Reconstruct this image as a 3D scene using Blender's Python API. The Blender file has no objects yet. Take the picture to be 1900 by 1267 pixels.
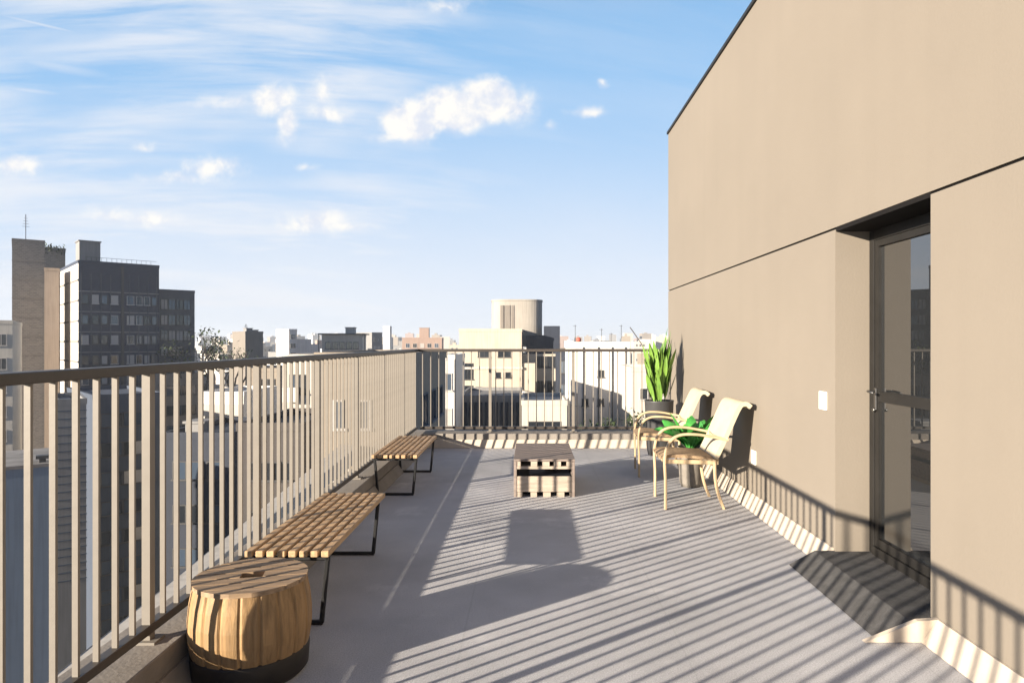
import bpy, bmesh, math, random
from mathutils import Vector, Matrix
R = math.radians
random.seed(7)
S = bpy.context.scene
C = S.collection

# ------------------------------------------------------------------ camera
EYE = 1.35
cam_d = bpy.data.cameras.new('camera'); cam = bpy.data.objects.new('camera', cam_d); C.objects.link(cam)
cam.location = (0, 0, EYE); cam.rotation_euler = (R(90), 0, 0)
cam_d.sensor_width = 36; cam_d.lens = 24; cam_d.shift_x = -35/1900; cam_d.shift_y = 0.0008
cam_d.clip_start = 0.05; cam_d.clip_end = 9000
S.camera = cam
F = 1267.0
def at(px, py, Y): return ((px-985)*Y/F, Y, EYE-(py-635)*Y/F)

# ------------------------------------------------------------------ light
TRAVEL = Vector((1, .80, -.278)).normalized()          # the way the sunlight runs
ELEV = math.asin(-TRAVEL.z)
sun_d = bpy.data.lights.new('sun', 'SUN'); sun = bpy.data.objects.new('sun', sun_d); C.objects.link(sun)
sun_d.energy = 5.0; sun_d.angle = R(.5); sun_d.color = (1, .88, .72)
sun.rotation_euler = TRAVEL.to_track_quat('-Z', 'Y').to_euler(); sun.location = (-20, -16, 12)
S.view_settings.view_transform = 'Standard'; S.view_settings.look = 'None'
S.view_settings.gamma = 1; S.view_settings.use_curve_mapping = False
S.view_settings.exposure = 1.58
S.cycles.max_bounces = 6; S.cycles.use_adaptive_sampling = True

# ------------------------------------------------------------------ world: sky with clouds
W = bpy.data.worlds.new('World'); S.world = W; W.use_nodes = True
nt = W.node_tree; N = nt.nodes; N.clear()
def nd(t, **k):
    n = N.new(t)
    for a, v in k.items(): setattr(n, a, v)
    return n
def lk(a, b): nt.links.new(a, b)
def setin(n, i, v):
    if hasattr(v, 'is_output'): lk(v, n.inputs[i])
    else: n.inputs[i].default_value = v
def M_(op, a, b=0.0, c=0.0, clamp=False):
    n = nd('ShaderNodeMath', operation=op, use_clamp=clamp)
    setin(n, 0, a); setin(n, 1, b); setin(n, 2, c); return n.outputs[0]
def V_(op, a, b=(0, 0, 0), c=None):
    n = nd('ShaderNodeVectorMath', operation=op); setin(n, 0, a); setin(n, 1, b)
    if c is not None: setin(n, 2, c)
    return n.outputs['Value'] if op in ('LENGTH', 'DOT_PRODUCT') else n.outputs['Vector']
def smooth(v, lo, hi, a=0.0, b=1.0):
    n = nd('ShaderNodeMapRange', interpolation_type='SMOOTHSTEP')
    setin(n, 0, v); setin(n, 1, lo); setin(n, 2, hi); setin(n, 3, a); setin(n, 4, b); return n.outputs[0]
def noise(vec, scale, detail=6, rough=.55, dist=0.0):
    n = nd('ShaderNodeTexNoise'); lk(vec, n.inputs['Vector'])
    n.inputs['Scale'].default_value = scale; n.inputs['Detail'].default_value = detail
    n.inputs['Roughness'].default_value = rough; n.inputs['Distortion'].default_value = dist
    return n.outputs['Fac'], n.outputs['Color']
sky = nd('ShaderNodeTexSky', sky_type='NISHITA'); sky.sun_disc = False
sky.sun_elevation = ELEV
sky.sun_rotation = math.atan2(-TRAVEL.x, -TRAVEL.y)
sky.air_density = .55; sky.dust_density = .05; sky.ozone_density = 3.0; sky.altitude = 300
SKY_STRENGTH = .05
bg = nd('ShaderNodeBackground'); bg.inputs['Strength'].default_value = SKY_STRENGTH
lk(sky.outputs[0], bg.inputs['Color'])
tc = nd('ShaderNodeTexCoord'); D = tc.outputs['Generated']
sep = nd('ShaderNodeSeparateXYZ'); lk(D, sep.inputs[0])
yc = M_('MAXIMUM', sep.outputs['Y'], .06)
u = M_('DIVIDE', sep.outputs['X'], yc); v = M_('DIVIDE', sep.outputs['Z'], yc)
cmb = nd('ShaderNodeCombineXYZ'); lk(u, cmb.inputs[0]); lk(v, cmb.inputs[1]); P = cmb.outputs[0]
# cumulus: heaped noise inside a few loose ellipses of the sky
_, nc = noise(P, 9, 5, .6)
Pw = V_('MULTIPLY_ADD', V_('SUBTRACT', nc, (.5, .5, .5)), (.05, .04, 0), P)
def ell(Pv, px, py, rx, ry, s):
    cx, cy = (px-985)/F, (635-py)/F; ax, ay = F/rx, F/ry
    q = V_('MULTIPLY_ADD', Pv, (ax, ay, 0), (-cx*ax, -cy*ay, 0))
    return M_('MULTIPLY_ADD', V_('LENGTH', q), -s, s)
blobs = [(765,222,62,42,1.3),(835,205,74,44,1.3),(905,182,62,40,1.15),(952,192,48,32,.55),(740,250,60,14,.5),
         (505,188,46,30,.7),(530,230,20,34,.72),(600,168,28,28,.42),(612,212,40,16,.5),(440,185,60,14,.3),(395,312,66,24,.5),(330,325,60,14,.35),
         (28,308,46,22,.55),(285,405,50,17,.5),(215,397,60,16,.35),(588,414,74,24,.58),(640,425,60,10,.5),
         (1118,155,12,9,.42),(1092,205,38,10,.48),(1028,231,12,10,.3),(265,268,20,8,.32),(565,305,24,7,.3),(820,10,60,20,.3)]
f = None
for b in blobs:
    e = ell(Pw, b[0], b[1], b[2]*1.18, b[3]*1.18, b[4]); f = e if f is None else M_('MAXIMUM', f, e)
nf, _ = noise(P, 30, 10, .66, .3)
dens = M_('MULTIPLY_ADD', M_('SUBTRACT', nf, .5), .72, f)
cum = M_('MULTIPLY', smooth(dens, -.10, .52), smooth(dens, -.10, .45, .7, 1.0))
# shade in the heaps: the same noise read a little towards the sun
nf2, _ = noise(V_('ADD', P, (-.012, .014, 0)), 26, 5, .6, .3)
lit = smooth(M_('SUBTRACT', nf, nf2), -.22, .16)
# cirrus: long combed streaks, sloping gently
a = R(11)
du = M_('ADD', M_('MULTIPLY', u, math.cos(a)), M_('MULTIPLY', v, -math.sin(a)))
dv = M_('ADD', M_('MULTIPLY', u, math.sin(a)), M_('MULTIPLY', v, math.cos(a)))
bend = M_('MULTIPLY', M_('MULTIPLY', du, du), .16)
dv2 = M_('ADD', dv, bend)
cm2 = nd('ShaderNodeCombineXYZ'); lk(M_('MULTIPLY', du, 1.3), cm2.inputs[0]); lk(M_('MULTIPLY', dv2, 13.0), cm2.inputs[1])
s1, _ = noise(cm2.outputs[0], 1.6, 8, .62, .35)
cm3 = nd('ShaderNodeCombineXYZ'); lk(M_('MULTIPLY', du, 1.5), cm3.inputs[0]); lk(M_('MULTIPLY', dv2, 4.0), cm3.inputs[1])
s2, _ = noise(cm3.outputs[0], 1.7, 3, .5, .2)
leftw = smooth(u, .08, -.30, .16, 1.0)
cir = M_('MULTIPLY', M_('MULTIPLY', smooth(s1, .30, .66), smooth(s2, .28, .58)), leftw)
veil = M_('MULTIPLY', smooth(v, .36, .0, 0, .55), smooth(s2, .2, .7, .5, 1.0))
def streak(px0, py0, px1, py1, wpx, s):
    x0, y0, x1, y1 = (px0-985)/F, (635-py0)/F, (px1-985)/F, (635-py1)/F
    L = math.hypot(x1-x0, y1-y0); tx, ty = (x1-x0)/L, (y1-y0)/L; cx, cy = (x0+x1)/2, (y0+y1)/2
    al = M_('MULTIPLY', V_('DOT_PRODUCT', V_('SUBTRACT', P, (cx, cy, 0)), (tx, ty, 0)), 2/L)
    ac = M_('MULTIPLY', V_('DOT_PRODUCT', V_('SUBTRACT', P, (cx, cy, 0)), (-ty, tx, 0)), F/wpx)
    r = M_('SQRT', M_('ADD', M_('MULTIPLY', al, al), M_('MULTIPLY', ac, ac)))
    return smooth(r, 1.0, .0, 0, s)
st = M_('MAXIMUM', streak(-60, 14, 205, 76, 5, .6), streak(590, 128, 700, 180, 5, .6))
for q in ((330,62,480,118,5,.45),(360,40,500,100,5,.4),(300,70,440,125,5,.35),(-40,158,140,178,8,.5),(-60,90,240,150,16,.4)):
    st = M_('MAXIMUM', st, streak(*q))
front = smooth(sep.outputs['Y'], .05, .35)
thin = M_('MULTIPLY', M_('MAXIMUM', M_('MAXIMUM', M_('MULTIPLY', cir, .8), st), veil), front, clamp=True)
cum = M_('MULTIPLY', cum, front)
bgc = nd('ShaderNodeBackground'); bgc.inputs['Color'].default_value = (.93, .95, 1, 1); bgc.inputs['Strength'].default_value = .32
mixc = nd('ShaderNodeMix', data_type='RGBA'); lk(lit, mixc.inputs[0])
mixc.inputs[6].default_value = (.74, .79, .90, 1); mixc.inputs[7].default_value = (1, .975, .935, 1)
bgk = nd('ShaderNodeBackground'); lk(mixc.outputs[2], bgk.inputs['Color']); bgk.inputs['Strength'].default_value = .345
# the bright hazy air low in front, paler towards the horizon
ramp = nd('ShaderNodeValToRGB'); lk(M_('MULTIPLY', v, 1.6, clamp=True), ramp.inputs[0])
el_ = ramp.color_ramp.elements
el_[0].position = 0; el_[0].color = (.305, .335, .38, 1)
el_[1].position = 1; el_[1].color = (.092, .195, .33, 1)
for p_, c_ in ((.10, (.30, .335, .385, 1)), (.36, (.205, .285, .385, 1)), (.62, (.135, .24, .37, 1))):
    e_ = el_.new(p_); e_.color = c_
bga = nd('ShaderNodeBackground'); lk(ramp.outputs[0], bga.inputs['Color']); bga.inputs['Strength'].default_value = .86
m0 = nd('ShaderNodeMixShader')
air = M_('MULTIPLY', smooth(sep.outputs['Y'], .15, .6, 0, .92), smooth(sep.outputs['Z'], .62, .42))
lk(air, m0.inputs[0]); lk(bg.outputs[0], m0.inputs[1]); lk(bga.outputs[0], m0.inputs[2])
m1 = nd('ShaderNodeMixShader'); lk(thin, m1.inputs[0]); lk(m0.outputs[0], m1.inputs[1]); lk(bgc.outputs[0], m1.inputs[2])
m2 = nd('ShaderNodeMixShader'); lk(cum, m2.inputs[0]); lk(m1.outputs[0], m2.inputs[1]); lk(bgk.outputs[0], m2.inputs[2])
wo = nd('ShaderNodeOutputWorld'); lk(m2.outputs[0], wo.inputs[0])

# ------------------------------------------------------------------ materials
def mat(name, col, rough=.7, var=.12, scale=3.0, bump=0.0, bscale=None, stretch=(1, 1, 1), metal=0.0, ior=1.45, col2=None, detail=6, spec=None):
    m = bpy.data.materials.new(name); m.use_nodes = True
    t = m.node_tree; b = t.nodes['Principled BSDF']
    b.inputs['Roughness'].default_value = rough; b.inputs['Metallic'].default_value = metal; b.inputs['IOR'].default_value = ior
    if spec is not None: b.inputs['Specular IOR Level'].default_value = spec
    tcn = t.nodes.new('ShaderNodeTexCoord'); mp = t.nodes.new('ShaderNodeMapping'); mp.inputs['Scale'].default_value = stretch
    t.links.new(tcn.outputs['Object'], mp.inputs[0])
    nz = t.nodes.new('ShaderNodeTexNoise'); nz.inputs['Scale'].default_value = scale; nz.inputs['Detail'].default_value = detail
    nz.inputs['Roughness'].default_value = .62
    t.links.new(mp.outputs[0], nz.inputs['Vector'])
    rp = t.nodes.new('ShaderNodeValToRGB')
    c2 = col2 or tuple(c*(1-2*var) for c in col)
    rp.color_ramp.elements[0].position = .32; rp.color_ramp.elements[0].color = (*c2, 1)
    rp.color_ramp.elements[1].position = .68; rp.color_ramp.elements[1].color = (*(tuple(min(1, c*(1+var)) for c in col) if not col2 else col), 1)
    t.links.new(nz.outputs['Fac'], rp.inputs[0]); t.links.new(rp.outputs[0], b.inputs['Base Color'])
    if bump:
        n2 = t.nodes.new('ShaderNodeTexNoise'); n2.inputs['Scale'].default_value = bscale or scale*6; n2.inputs['Detail'].default_value = 5
        t.links.new(mp.outputs[0], n2.inputs['Vector'])
        bp = t.nodes.new('ShaderNodeBump'); bp.inputs['Strength'].default_value = bump; bp.inputs['Distance'].default_value = .01
        t.links.new(n2.outputs['Fac'], bp.inputs['Height']); t.links.new(bp.outputs[0], b.inputs['Normal'])
    return m

def wall_mat(name, col, streak=.10):
    """painted render: soft blotches plus faint run-down streaks"""
    m = mat(name, col, .75, .03, .6, .10, 70)
    t = m.node_tree; b = t.nodes['Principled BSDF']
    src = b.inputs['Base Color'].links[0].from_socket
    tcn = t.nodes.new('ShaderNodeTexCoord'); mp = t.nodes.new('ShaderNodeMapping'); mp.inputs['Scale'].default_value = (2.2, 2.2, .10)
    t.links.new(tcn.outputs['Object'], mp.inputs[0])
    nz = t.nodes.new('ShaderNodeTexNoise'); nz.inputs['Scale'].default_value = 2.4; nz.inputs['Detail'].default_value = 5
    t.links.new(mp.outputs[0], nz.inputs['Vector'])
    mr = t.nodes.new('ShaderNodeMapRange'); mr.inputs[1].default_value = .45; mr.inputs[2].default_value = .8
    mr.inputs[3].default_value = 1; mr.inputs[4].default_value = 1-streak
    t.links.new(nz.outputs['Fac'], mr.inputs[0])
    mx = t.nodes.new('ShaderNodeMix'); mx.data_type = 'RGBA'; mx.blend_type = 'MULTIPLY'; mx.inputs[0].default_value = 1
    t.links.new(src, mx.inputs[6]); t.links.new(mr.outputs[0], mx.inputs[7]); t.links.new(mx.outputs[2], b.inputs['Base Color'])
    return m

def floor_mat():
    """grey mineral felt laid in sheets: grain, weld seams, scuffs and pale dried puddles"""
    m = mat('roofing_felt', (.472, .468, .482), .9, .10, 1.1, .35, 180)
    t = m.node_tree; b = t.nodes['Principled BSDF']
    src = b.inputs['Base Color'].links[0].from_socket
    tcn = t.nodes.new('ShaderNodeTexCoord')
    g = t.nodes.new('ShaderNodeTexNoise'); g.inputs['Scale'].default_value = 170; g.inputs['Detail'].default_value = 2
    t.links.new(tcn.outputs['Object'], g.inputs['Vector'])
    mr = t.nodes.new('ShaderNodeMapRange'); mr.inputs[1].default_value = .3; mr.inputs[2].default_value = .7; mr.inputs[3].default_value = .76; mr.inputs[4].default_value = 1.2
    t.links.new(g.outputs['Fac'], mr.inputs[0])
    mx = t.nodes.new('ShaderNodeMix'); mx.data_type = 'RGBA'; mx.blend_type = 'MULTIPLY'; mx.inputs[0].default_value = 1
    t.links.new(src, mx.inputs[6]); t.links.new(mr.outputs[0], mx.inputs[7])
    # pale patches
    p = t.nodes.new('ShaderNodeTexNoise'); p.inputs['Scale'].default_value = 1.5; p.inputs['Detail'].default_value = 9; p.inputs['Roughness'].default_value = .7
    t.links.new(tcn.outputs['Object'], p.inputs['Vector'])
    pr = t.nodes.new('ShaderNodeMapRange'); pr.inputs[1].default_value = .56; pr.inputs[2].default_value = .66; pr.inputs[3].default_value = 0; pr.inputs[4].default_value = .5
    t.links.new(p.outputs['Fac'], pr.inputs[0])
    mx2 = t.nodes.new('ShaderNodeMix'); mx2.data_type = 'RGBA'; t.links.new(pr.outputs[0], mx2.inputs[0])
    t.links.new(mx.outputs[2], mx2.inputs[6]); mx2.inputs[7].default_value = (.64, .63, .63, 1)
    # seams
    sp = t.nodes.new('ShaderNodeSeparateXYZ'); t.links.new(tcn.outputs['Object'], sp.inputs[0])
    def seam(sock, period, off, wd):
        ad = t.nodes.new('ShaderNodeMath'); ad.operation = 'ADD'; ad.inputs[1].default_value = off; t.links.new(sock, ad.inputs[0])
        w = t.nodes.new('ShaderNodeMath'); w.operation = 'PINGPONG'; w.inputs[1].default_value = period/2; t.links.new(ad.outputs[0], w.inputs[0])
        l = t.nodes.new('ShaderNodeMath'); l.operation = 'LESS_THAN'; l.inputs[1].default_value = wd; t.links.new(w.outputs[0], l.inputs[0]); return l.outputs[0]
    s1 = seam(sp.outputs['X'], .98, .31, .004)
    ml = t.nodes.new('ShaderNodeMath'); ml.operation = 'MULTIPLY'; ml.inputs[1].default_value = .14; t.links.new(s1, ml.inputs[0])
    mx3 = t.nodes.new('ShaderNodeMix'); mx3.data_type = 'RGBA'; t.links.new(ml.outputs[0], mx3.inputs[0])
    t.links.new(mx2.outputs[2], mx3.inputs[6]); mx3.inputs[7].default_value = (.16, .155, .15, 1)
    t.links.new(mx3.outputs[2], b.inputs['Base Color'])
    return m

def brick_mat(name, c1, c2, mortar, scale=1.0):
    m = bpy.data.materials.new(name); m.use_nodes = True; t = m.node_tree; b = t.nodes['Principled BSDF']; b.inputs['Roughness'].default_value = .85
    tcn = t.nodes.new('ShaderNodeTexCoord'); mp = t.nodes.new('ShaderNodeMapping'); mp.inputs['Rotation'].default_value = (R(90), 0, 0)
    br = t.nodes.new('ShaderNodeTexBrick'); br.inputs['Color1'].default_value = (*c1, 1); br.inputs['Color2'].default_value = (*c2, 1); br.inputs['Mortar'].default_value = (*mortar, 1)
    br.inputs['Scale'].default_value = scale; br.inputs['Mortar Size'].default_value = .03
    t.links.new(tcn.outputs['Object'], mp.inputs[0]); t.links.new(mp.outputs[0], br.inputs[0]); t.links.new(br.outputs[0], b.inputs['Base Color'])
    return m

def glass_mat(name, col, ior=1.9, rough=.03):
    m = bpy.data.materials.new(name); m.use_nodes = True; b = m.node_tree.nodes['Principled BSDF']
    b.inputs['Base Color'].default_value = (*col, 1); b.inputs['Roughness'].default_value = rough; b.inputs['IOR'].default_value = ior
    return m

FLOOR = floor_mat()
BEIGE = wall_mat('beige_render', (.197, .170, .138), .035)
SKIRT = mat('cream_flashing', (.50, .43, .35), .8, .08, 4, .15, 30)
CURB = mat('curb_render', (.24, .215, .19), .85, .12, 3, .2, 60)
RAIL_SHADE = mat('shade_tinted_rail', (.055, .046, .040), .45, .08, 8, .03, 90)  # rail bronze darkened: shade of the rails' inner faces put into the colour
BRONZE = mat('bronze_paint', (.205, .184, .158), .5, .05, 8, .03, 90)
DARKM = mat('dark_bronze_paint', (.016, .015, .014), .5, .1, 8, spec=.3)
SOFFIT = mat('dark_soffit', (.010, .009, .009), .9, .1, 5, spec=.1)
RAMP = mat('dark_felt', (.07, .068, .068), .95, .18, 14, .5, 220)
BLACK = mat('black_steel', (.012, .012, .013), .45, .1, 6)
WHITEP = mat('white_plastic', (.72, .69, .64), .4, .02, 5)
CHROME = mat('brushed_steel', (.22, .215, .21), .4, .05, 20, metal=1)
DOORGL = glass_mat('door_glass', (.014, .015, .016), 2.6, .01)
SLAT = mat('oak_slats', (.47, .31, .17), .6, .2, 6, .12, 40, stretch=(7, .6, 7))
STAVE = mat('oak_staves', (.31, .19, .085), .6, .2, 5, .2, 30, stretch=(9, 9, .7))
PLANKTOP = mat('oak_planks', (.30, .205, .125), .6, .22, 6, .12, 40, stretch=(.6, 8, 8))
GREYWOOD = mat('weathered_planks', (.235, .19, .165), .8, .16, 6, .2, 40, stretch=(.8, 8, 8))
PANELW = mat('pale_planks', (.40, .335, .27), .75, .14, 6, .15, 40, stretch=(.7, 6, 6))
TRAY = mat('navy_paint', (.02, .026, .04), .5, .1, 4)
BENT = mat('bentwood', (.50, .37, .225), .5, .14, 8, .05, 40, stretch=(1, 1, .5))
SEATW = mat('woven_seat', (.36, .25, .15), .8, .2, 40, .4, 120)
CREAM = mat('cream_canvas', (.50, .42, .295), .9, .05, 8, .2, 260)
SOIL = mat('potting_soil', (.03, .022, .015), .95, .3, 30, .6, 60)
POTG = mat('charcoal_pot', (.045, .045, .046), .5, .12, 6)
POTC = mat('concrete_pot', (.20, .18, .155), .85, .12, 10, .2, 80)
LEAF1 = mat('light_green_leaf', (.17, .30, .045), .5, .3, 5, col2=(.06, .14, .02))
LEAF2 = mat('bright_green_leaf', (.075, .34, .06), .5, .3, 9, col2=(.025, .17, .03))
LEAFT = mat('dark_tree_leaf', (.055, .08, .025), .7, .3, .8, col2=(.02, .035, .012))
BARK = mat('bark', (.07, .055, .045), .9, .25, 8)

# ------------------------------------------------------------------ mesh helpers
def box(bm, x0, x1, y0, y1, z0, z1, mi=0, bev=0.0, mtx=None):
    r = bmesh.ops.create_cube(bm, size=1)
    vs = r['verts']
    bmesh.ops.scale(bm, vec=(x1-x0, y1-y0, z1-z0), verts=vs)
    bmesh.ops.translate(bm, vec=((x0+x1)/2, (y0+y1)/2, (z0+z1)/2), verts=vs)
    fs = list({f for v_ in vs for f in v_.link_faces})
    for f_ in fs: f_.material_index = mi
    if bev:
        es = list({e for v_ in vs for e in v_.link_edges})
        rr = bmesh.ops.bevel(bm, geom=es, offset=bev, segments=2, affect='EDGES', profile=.5)
        vs = list({v_ for f_ in rr['faces'] for v_ in f_.verts} | {v_ for v_ in vs if v_.is_valid})
        for f_ in rr['faces']: f_.material_index = mi
    if mtx is not None: bmesh.ops.transform(bm, matrix=mtx, verts=[v_ for v_ in vs if v_.is_valid])
    return vs
def prism(bm, pts, axis, a0, a1, mi=0):
    """polygon pts in the two axes other than `axis`, extruded along it"""
    def mk(p, a):
        return {'y': (p[0], a, p[1]), 'x': (a, p[0], p[1]), 'z': (p[0], p[1], a)}[axis]
    A = [bm.verts.new(mk(p, a0)) for p in pts]; B = [bm.verts.new(mk(p, a1)) for p in pts]
    n = len(pts); fs = [bm.faces.new(A[::-1]), bm.faces.new(B)]
    for i in range(n): fs.append(bm.faces.new((A[i], A[(i+1) % n], B[(i+1) % n], B[i])))
    for f_ in fs: f_.material_index = mi
def spline(pts, n=6):
    P_ = [Vector(p) for p in pts]; out = []
    for i in range(len(P_)-1):
        p0 = P_[max(i-1, 0)]; p1 = P_[i]; p2 = P_[i+1]; p3 = P_[min(i+2, len(P_)-1)]
        for k in range(n):
            t = k/n
            out.append(.5*((2*p1)+(p2-p0)*t+(2*p0-5*p1+4*p2-p3)*t*t+(3*p1-p0-3*p2+p3)*t**3))
    out.append(P_[-1]); return out
def sweep(bm, path, w, h, side=Vector((0, 1, 0)), mi=0, rnd=False):
    """rectangular (or round) section carried along a path; w along `side`, h across it"""
    rings = []
    n = len(path)
    for i, p in enumerate(path):
        t = (path[min(i+1, n-1)]-path[max(i-1, 0)]).normalized()
        s = (side - t*side.dot(t)).normalized(); q = t.cross(s)
        ww = w(i/(n-1)) if callable(w) else w; hh = h(i/(n-1)) if callable(h) else h
        if rnd: cs = [(math.cos(k*math.pi/4)*ww/2, math.sin(k*math.pi/4)*hh/2) for k in range(8)]
        else:
            e = min(ww, hh)*.22
            cs = [(ww/2-e, hh/2), (-ww/2+e, hh/2), (-ww/2, hh/2-e), (-ww/2, -hh/2+e), (-ww/2+e, -hh/2), (ww/2-e, -hh/2), (ww/2, -hh/2+e), (ww/2, hh/2-e)]
        rings.append([bm.verts.new(p+s*a_+q*b_) for a_, b_ in cs])
    m = len(rings[0])
    for i in range(n-1):
        for k in range(m):
            f_ = bm.faces.new((rings[i][k], rings[i][(k+1) % m], rings[i+1][(k+1) % m], rings[i+1][k])); f_.material_index = mi; f_.smooth = rnd
    bm.faces.new(rings[0][::-1]).material_index = mi; bm.faces.new(rings[-1]).material_index = mi
def lathe(bm, prof, cx=0, cy=0, seg=40, mi=0, rmod=None, smooth_=True):
    rings = []
    for r_, z_ in prof:
        rings.append([bm.verts.new((cx+(r_+(rmod(k) if rmod else 0))*math.cos(2*math.pi*k/seg), cy+(r_+(rmod(k) if rmod else 0))*math.sin(2*math.pi*k/seg), z_)) for k in range(seg)])
    for i in range(len(rings)-1):
        for k in range(seg):
            f_ = bm.faces.new((rings[i][k], rings[i][(k+1) % seg], rings[i+1][(k+1) % seg], rings[i+1][k])); f_.material_index = mi; f_.smooth = smooth_
    bm.faces.new(rings[0][::-1]).material_index = mi; bm.faces.new(rings[-1]).material_index = mi
def obj(name, bm, mats, parent=None, loc=None):
    bmesh.ops.recalc_face_normals(bm, faces=bm.faces)
    me = bpy.data.meshes.new(name); bm.to_mesh(me); bm.free()
    for m in (mats if isinstance(mats, (list, tuple)) else [mats]): me.materials.append(m)
    o = bpy.data.objects.new(name, me); C.objects.link(o)
    if parent is not None: o.parent = parent
    if loc is not None: o.location = loc
    return o
def NB(): return bmesh.new()
def tag(o, label=None, cat=None, group=None, kind=None):
    if label: o['label'] = label
    if cat: o['category'] = cat
    if group: o['group'] = group
    if kind: o['kind'] = kind
    return o
def thing(name, label, cat, loc=(0, 0, 0), rz=0, group=None):
    o = bpy.data.objects.new(name, None); C.objects.link(o); o.location = loc; o.rotation_euler = (0, 0, rz); o.empty_display_size = .2
    return tag(o, label, cat, group)
def dup(root, loc, rz, label, group=None):
    r = root.copy(); C.objects.link(r); r.location = loc; r.rotation_euler = (0, 0, rz); r['label'] = label
    if group: r['group'] = group
    for ch in list(root.children):
        c = ch.copy(); C.objects.link(c); c.parent = r
        for g in ch.children:
            d = g.copy(); C.objects.link(d); d.parent = c
    return r

# ------------------------------------------------------------------ ground far below, terrace floor
GZ = -30.0
XW, XR, YB, YR = 1.84, -1.5, 8.74, 8.95         # wall face, left railing, back curb face, back railing
CI = -1.39                                      # inner face of the left curb
bm = NB(); bmesh.ops.create_grid(bm, x_segments=8, y_segments=8, size=4000); o = obj('ground', bm, mat('city_ground', (.085, .083, .08), .9, .25, .05), loc=(0, 0, GZ)); tag(o, kind='structure')
bm = NB(); box(bm, CI-.02, XW+.02, -4, YB+.02, -.12, 0); o = obj('terrace_floor', bm, FLOOR); tag(o, kind='structure')

# ------------------------------------------------------------------ the building with the terrace
HB = (4.5, 2.5, GZ)
hb = thing('terrace_building', 'beige rendered building beside the terrace with recessed glass door and black roof edge', 'building', HB)
def hpart(name, bm, m, parent=None):
    o = obj(name, bm, m, parent or hb)
    if parent is None: o.location = (-HB[0], -HB[1], -HB[2])
    return o
DY0, DY1, DX = 3.142, 4.126, 2.074              # door opening, depth of its reveal
ZG = 2.03                                       # joint between lower and upper wall
EY = 9.14
bm = NB(); box(bm, XW, 2.4, -4, DY0, -.1, ZG); hpart('lower_wall', bm, BEIGE)
bm = NB(); box(bm, XW, 2.4, DY1, EY, -.1, ZG); hpart('lower_wall', bm, BEIGE)
bm = NB(); box(bm, XW, 9, -4, EY, ZG+.014, 4.13); hpart('upper_wall', bm, BEIGE)
bm = NB(); box(bm, XW+.012, 8.99, -3.99, DY0-.004, ZG, ZG+.014); box(bm, XW+.012, 8.99, DY1+.004, EY-.01, ZG, ZG+.014); hpart('wall_joint', bm, SOFFIT)
bm = NB(); box(bm, XW+.003, 2.4, DY0+.003, DY1-.003, ZG-.012, ZG+.012); hpart('soffit', bm, SOFFIT)
bm = NB(); box(bm, XW-.018, 9.02, -4.02, EY+.018, 4.133, 4.165)
hpart('parapet_cap', bm, DARKM)
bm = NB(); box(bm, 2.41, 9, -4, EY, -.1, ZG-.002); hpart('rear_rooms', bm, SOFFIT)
bm = NB(); box(bm, -1.68, 9, -4, 9.18, GZ, -.13); hpart('lower_storeys', bm, wall_mat('storey_render', (.25, .2, .15)))
# skirting: a cream fillet at the wall foot, left out at the door
bm = NB()
for y0, y1 in ((-4, DY0-.076), (DY1+.02, YB)):
    prism(bm, [(XW-.085, .002), (XW-.001, .002), (XW-.001, .105), (XW-.012, .105)], 'y', y0, y1)
hpart('skirting', bm, SKIRT)
# dark felt ramp and threshold in front of the door
bm = NB()
prism(bm, [(1.565, .004), (DX+.03, .004), (DX+.03, .088), (1.72, .088)], 'y', DY0-.045, DY1+.015)
hpart('door_ramp', bm, RAMP)
# door
bm = NB()
fx0, fx1 = DX-.03, DX+.03; zb, zt = .09, ZG-.014
box(bm, fx0, fx1, DY1-.055, DY1-.002, zb, zt, bev=.003); box(bm, fx0, fx1, DY0+.002, DY0+.055, zb, zt, bev=.003)
box(bm, fx0, fx1, DY0+.055, DY1-.055, zt-.06, zt); box(bm, fx0-.01, fx1, DY0+.055, DY1-.055, zb, zb+.05)
door = hpart('door', bm, DARKM)
bm = NB()
box(bm, fx0+.006, fx1-.006, DY0+.056, DY1-.056, 1.0, 1.06); box(bm, fx0+.006, fx1-.006, DY1-.1, DY1-.057, zb+.051, 1.0); box(bm, fx0+.006, fx1-.006, DY1-.1, DY1-.057, 1.06, zt-.062)
box(bm, fx0+.006, fx1-.006, DY0+.057, DY1-.1, zb+.051, zb+.10); box(bm, fx0+.006, fx1-.006, DY0+.057, DY1-.1, zt-.10, zt-.062)
hpart('door_leaf', bm, DARKM, door)
bm = NB(); box(bm, DX-.006, DX+.006, DY0+.05, DY1-.098, 1.058, zt-.098); hpart('glass', bm, DOORGL, door)
bm = NB(); box(bm, DX-.006, DX+.006, DY0+.05, DY1-.098, zb+.099, 1.002); hpart('glass', bm, DOORGL, door)
bm = NB()
prism(bm, [(1.50, .003), (XW-.002, .003), (XW-.002, .105), (1.74, .098)], 'y', DY0-.075, DY0-.047); hpart('skirting', bm, SKIRT)
bm = NB(); yh = DY1-.078
box(bm, fx0-.006, fx0+.006, yh-.012, yh+.012, .95, 1.08, bev=.003)
sweep(bm, [Vector((fx0-.004, yh, 1.06)), Vector((fx0-.05, yh, 1.06)), Vector((fx0-.055, yh-.02, 1.06)), Vector((fx0-.055, yh-.085, 1.055))], .014, .012, Vector((0, 0, 1)), rnd=True)
lathe(bm, [(.011, 0), (.011, .014)], seg=12); hv = list(bm.verts)[-24:]
bmesh.ops.transform(bm, matrix=Matrix.Translation((fx0-.004, yh, .95)) @ Matrix.Rotation(R(-90), 4, 'Y'), verts=hv)
hpart('handle', bm, CHROME, door)
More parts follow.
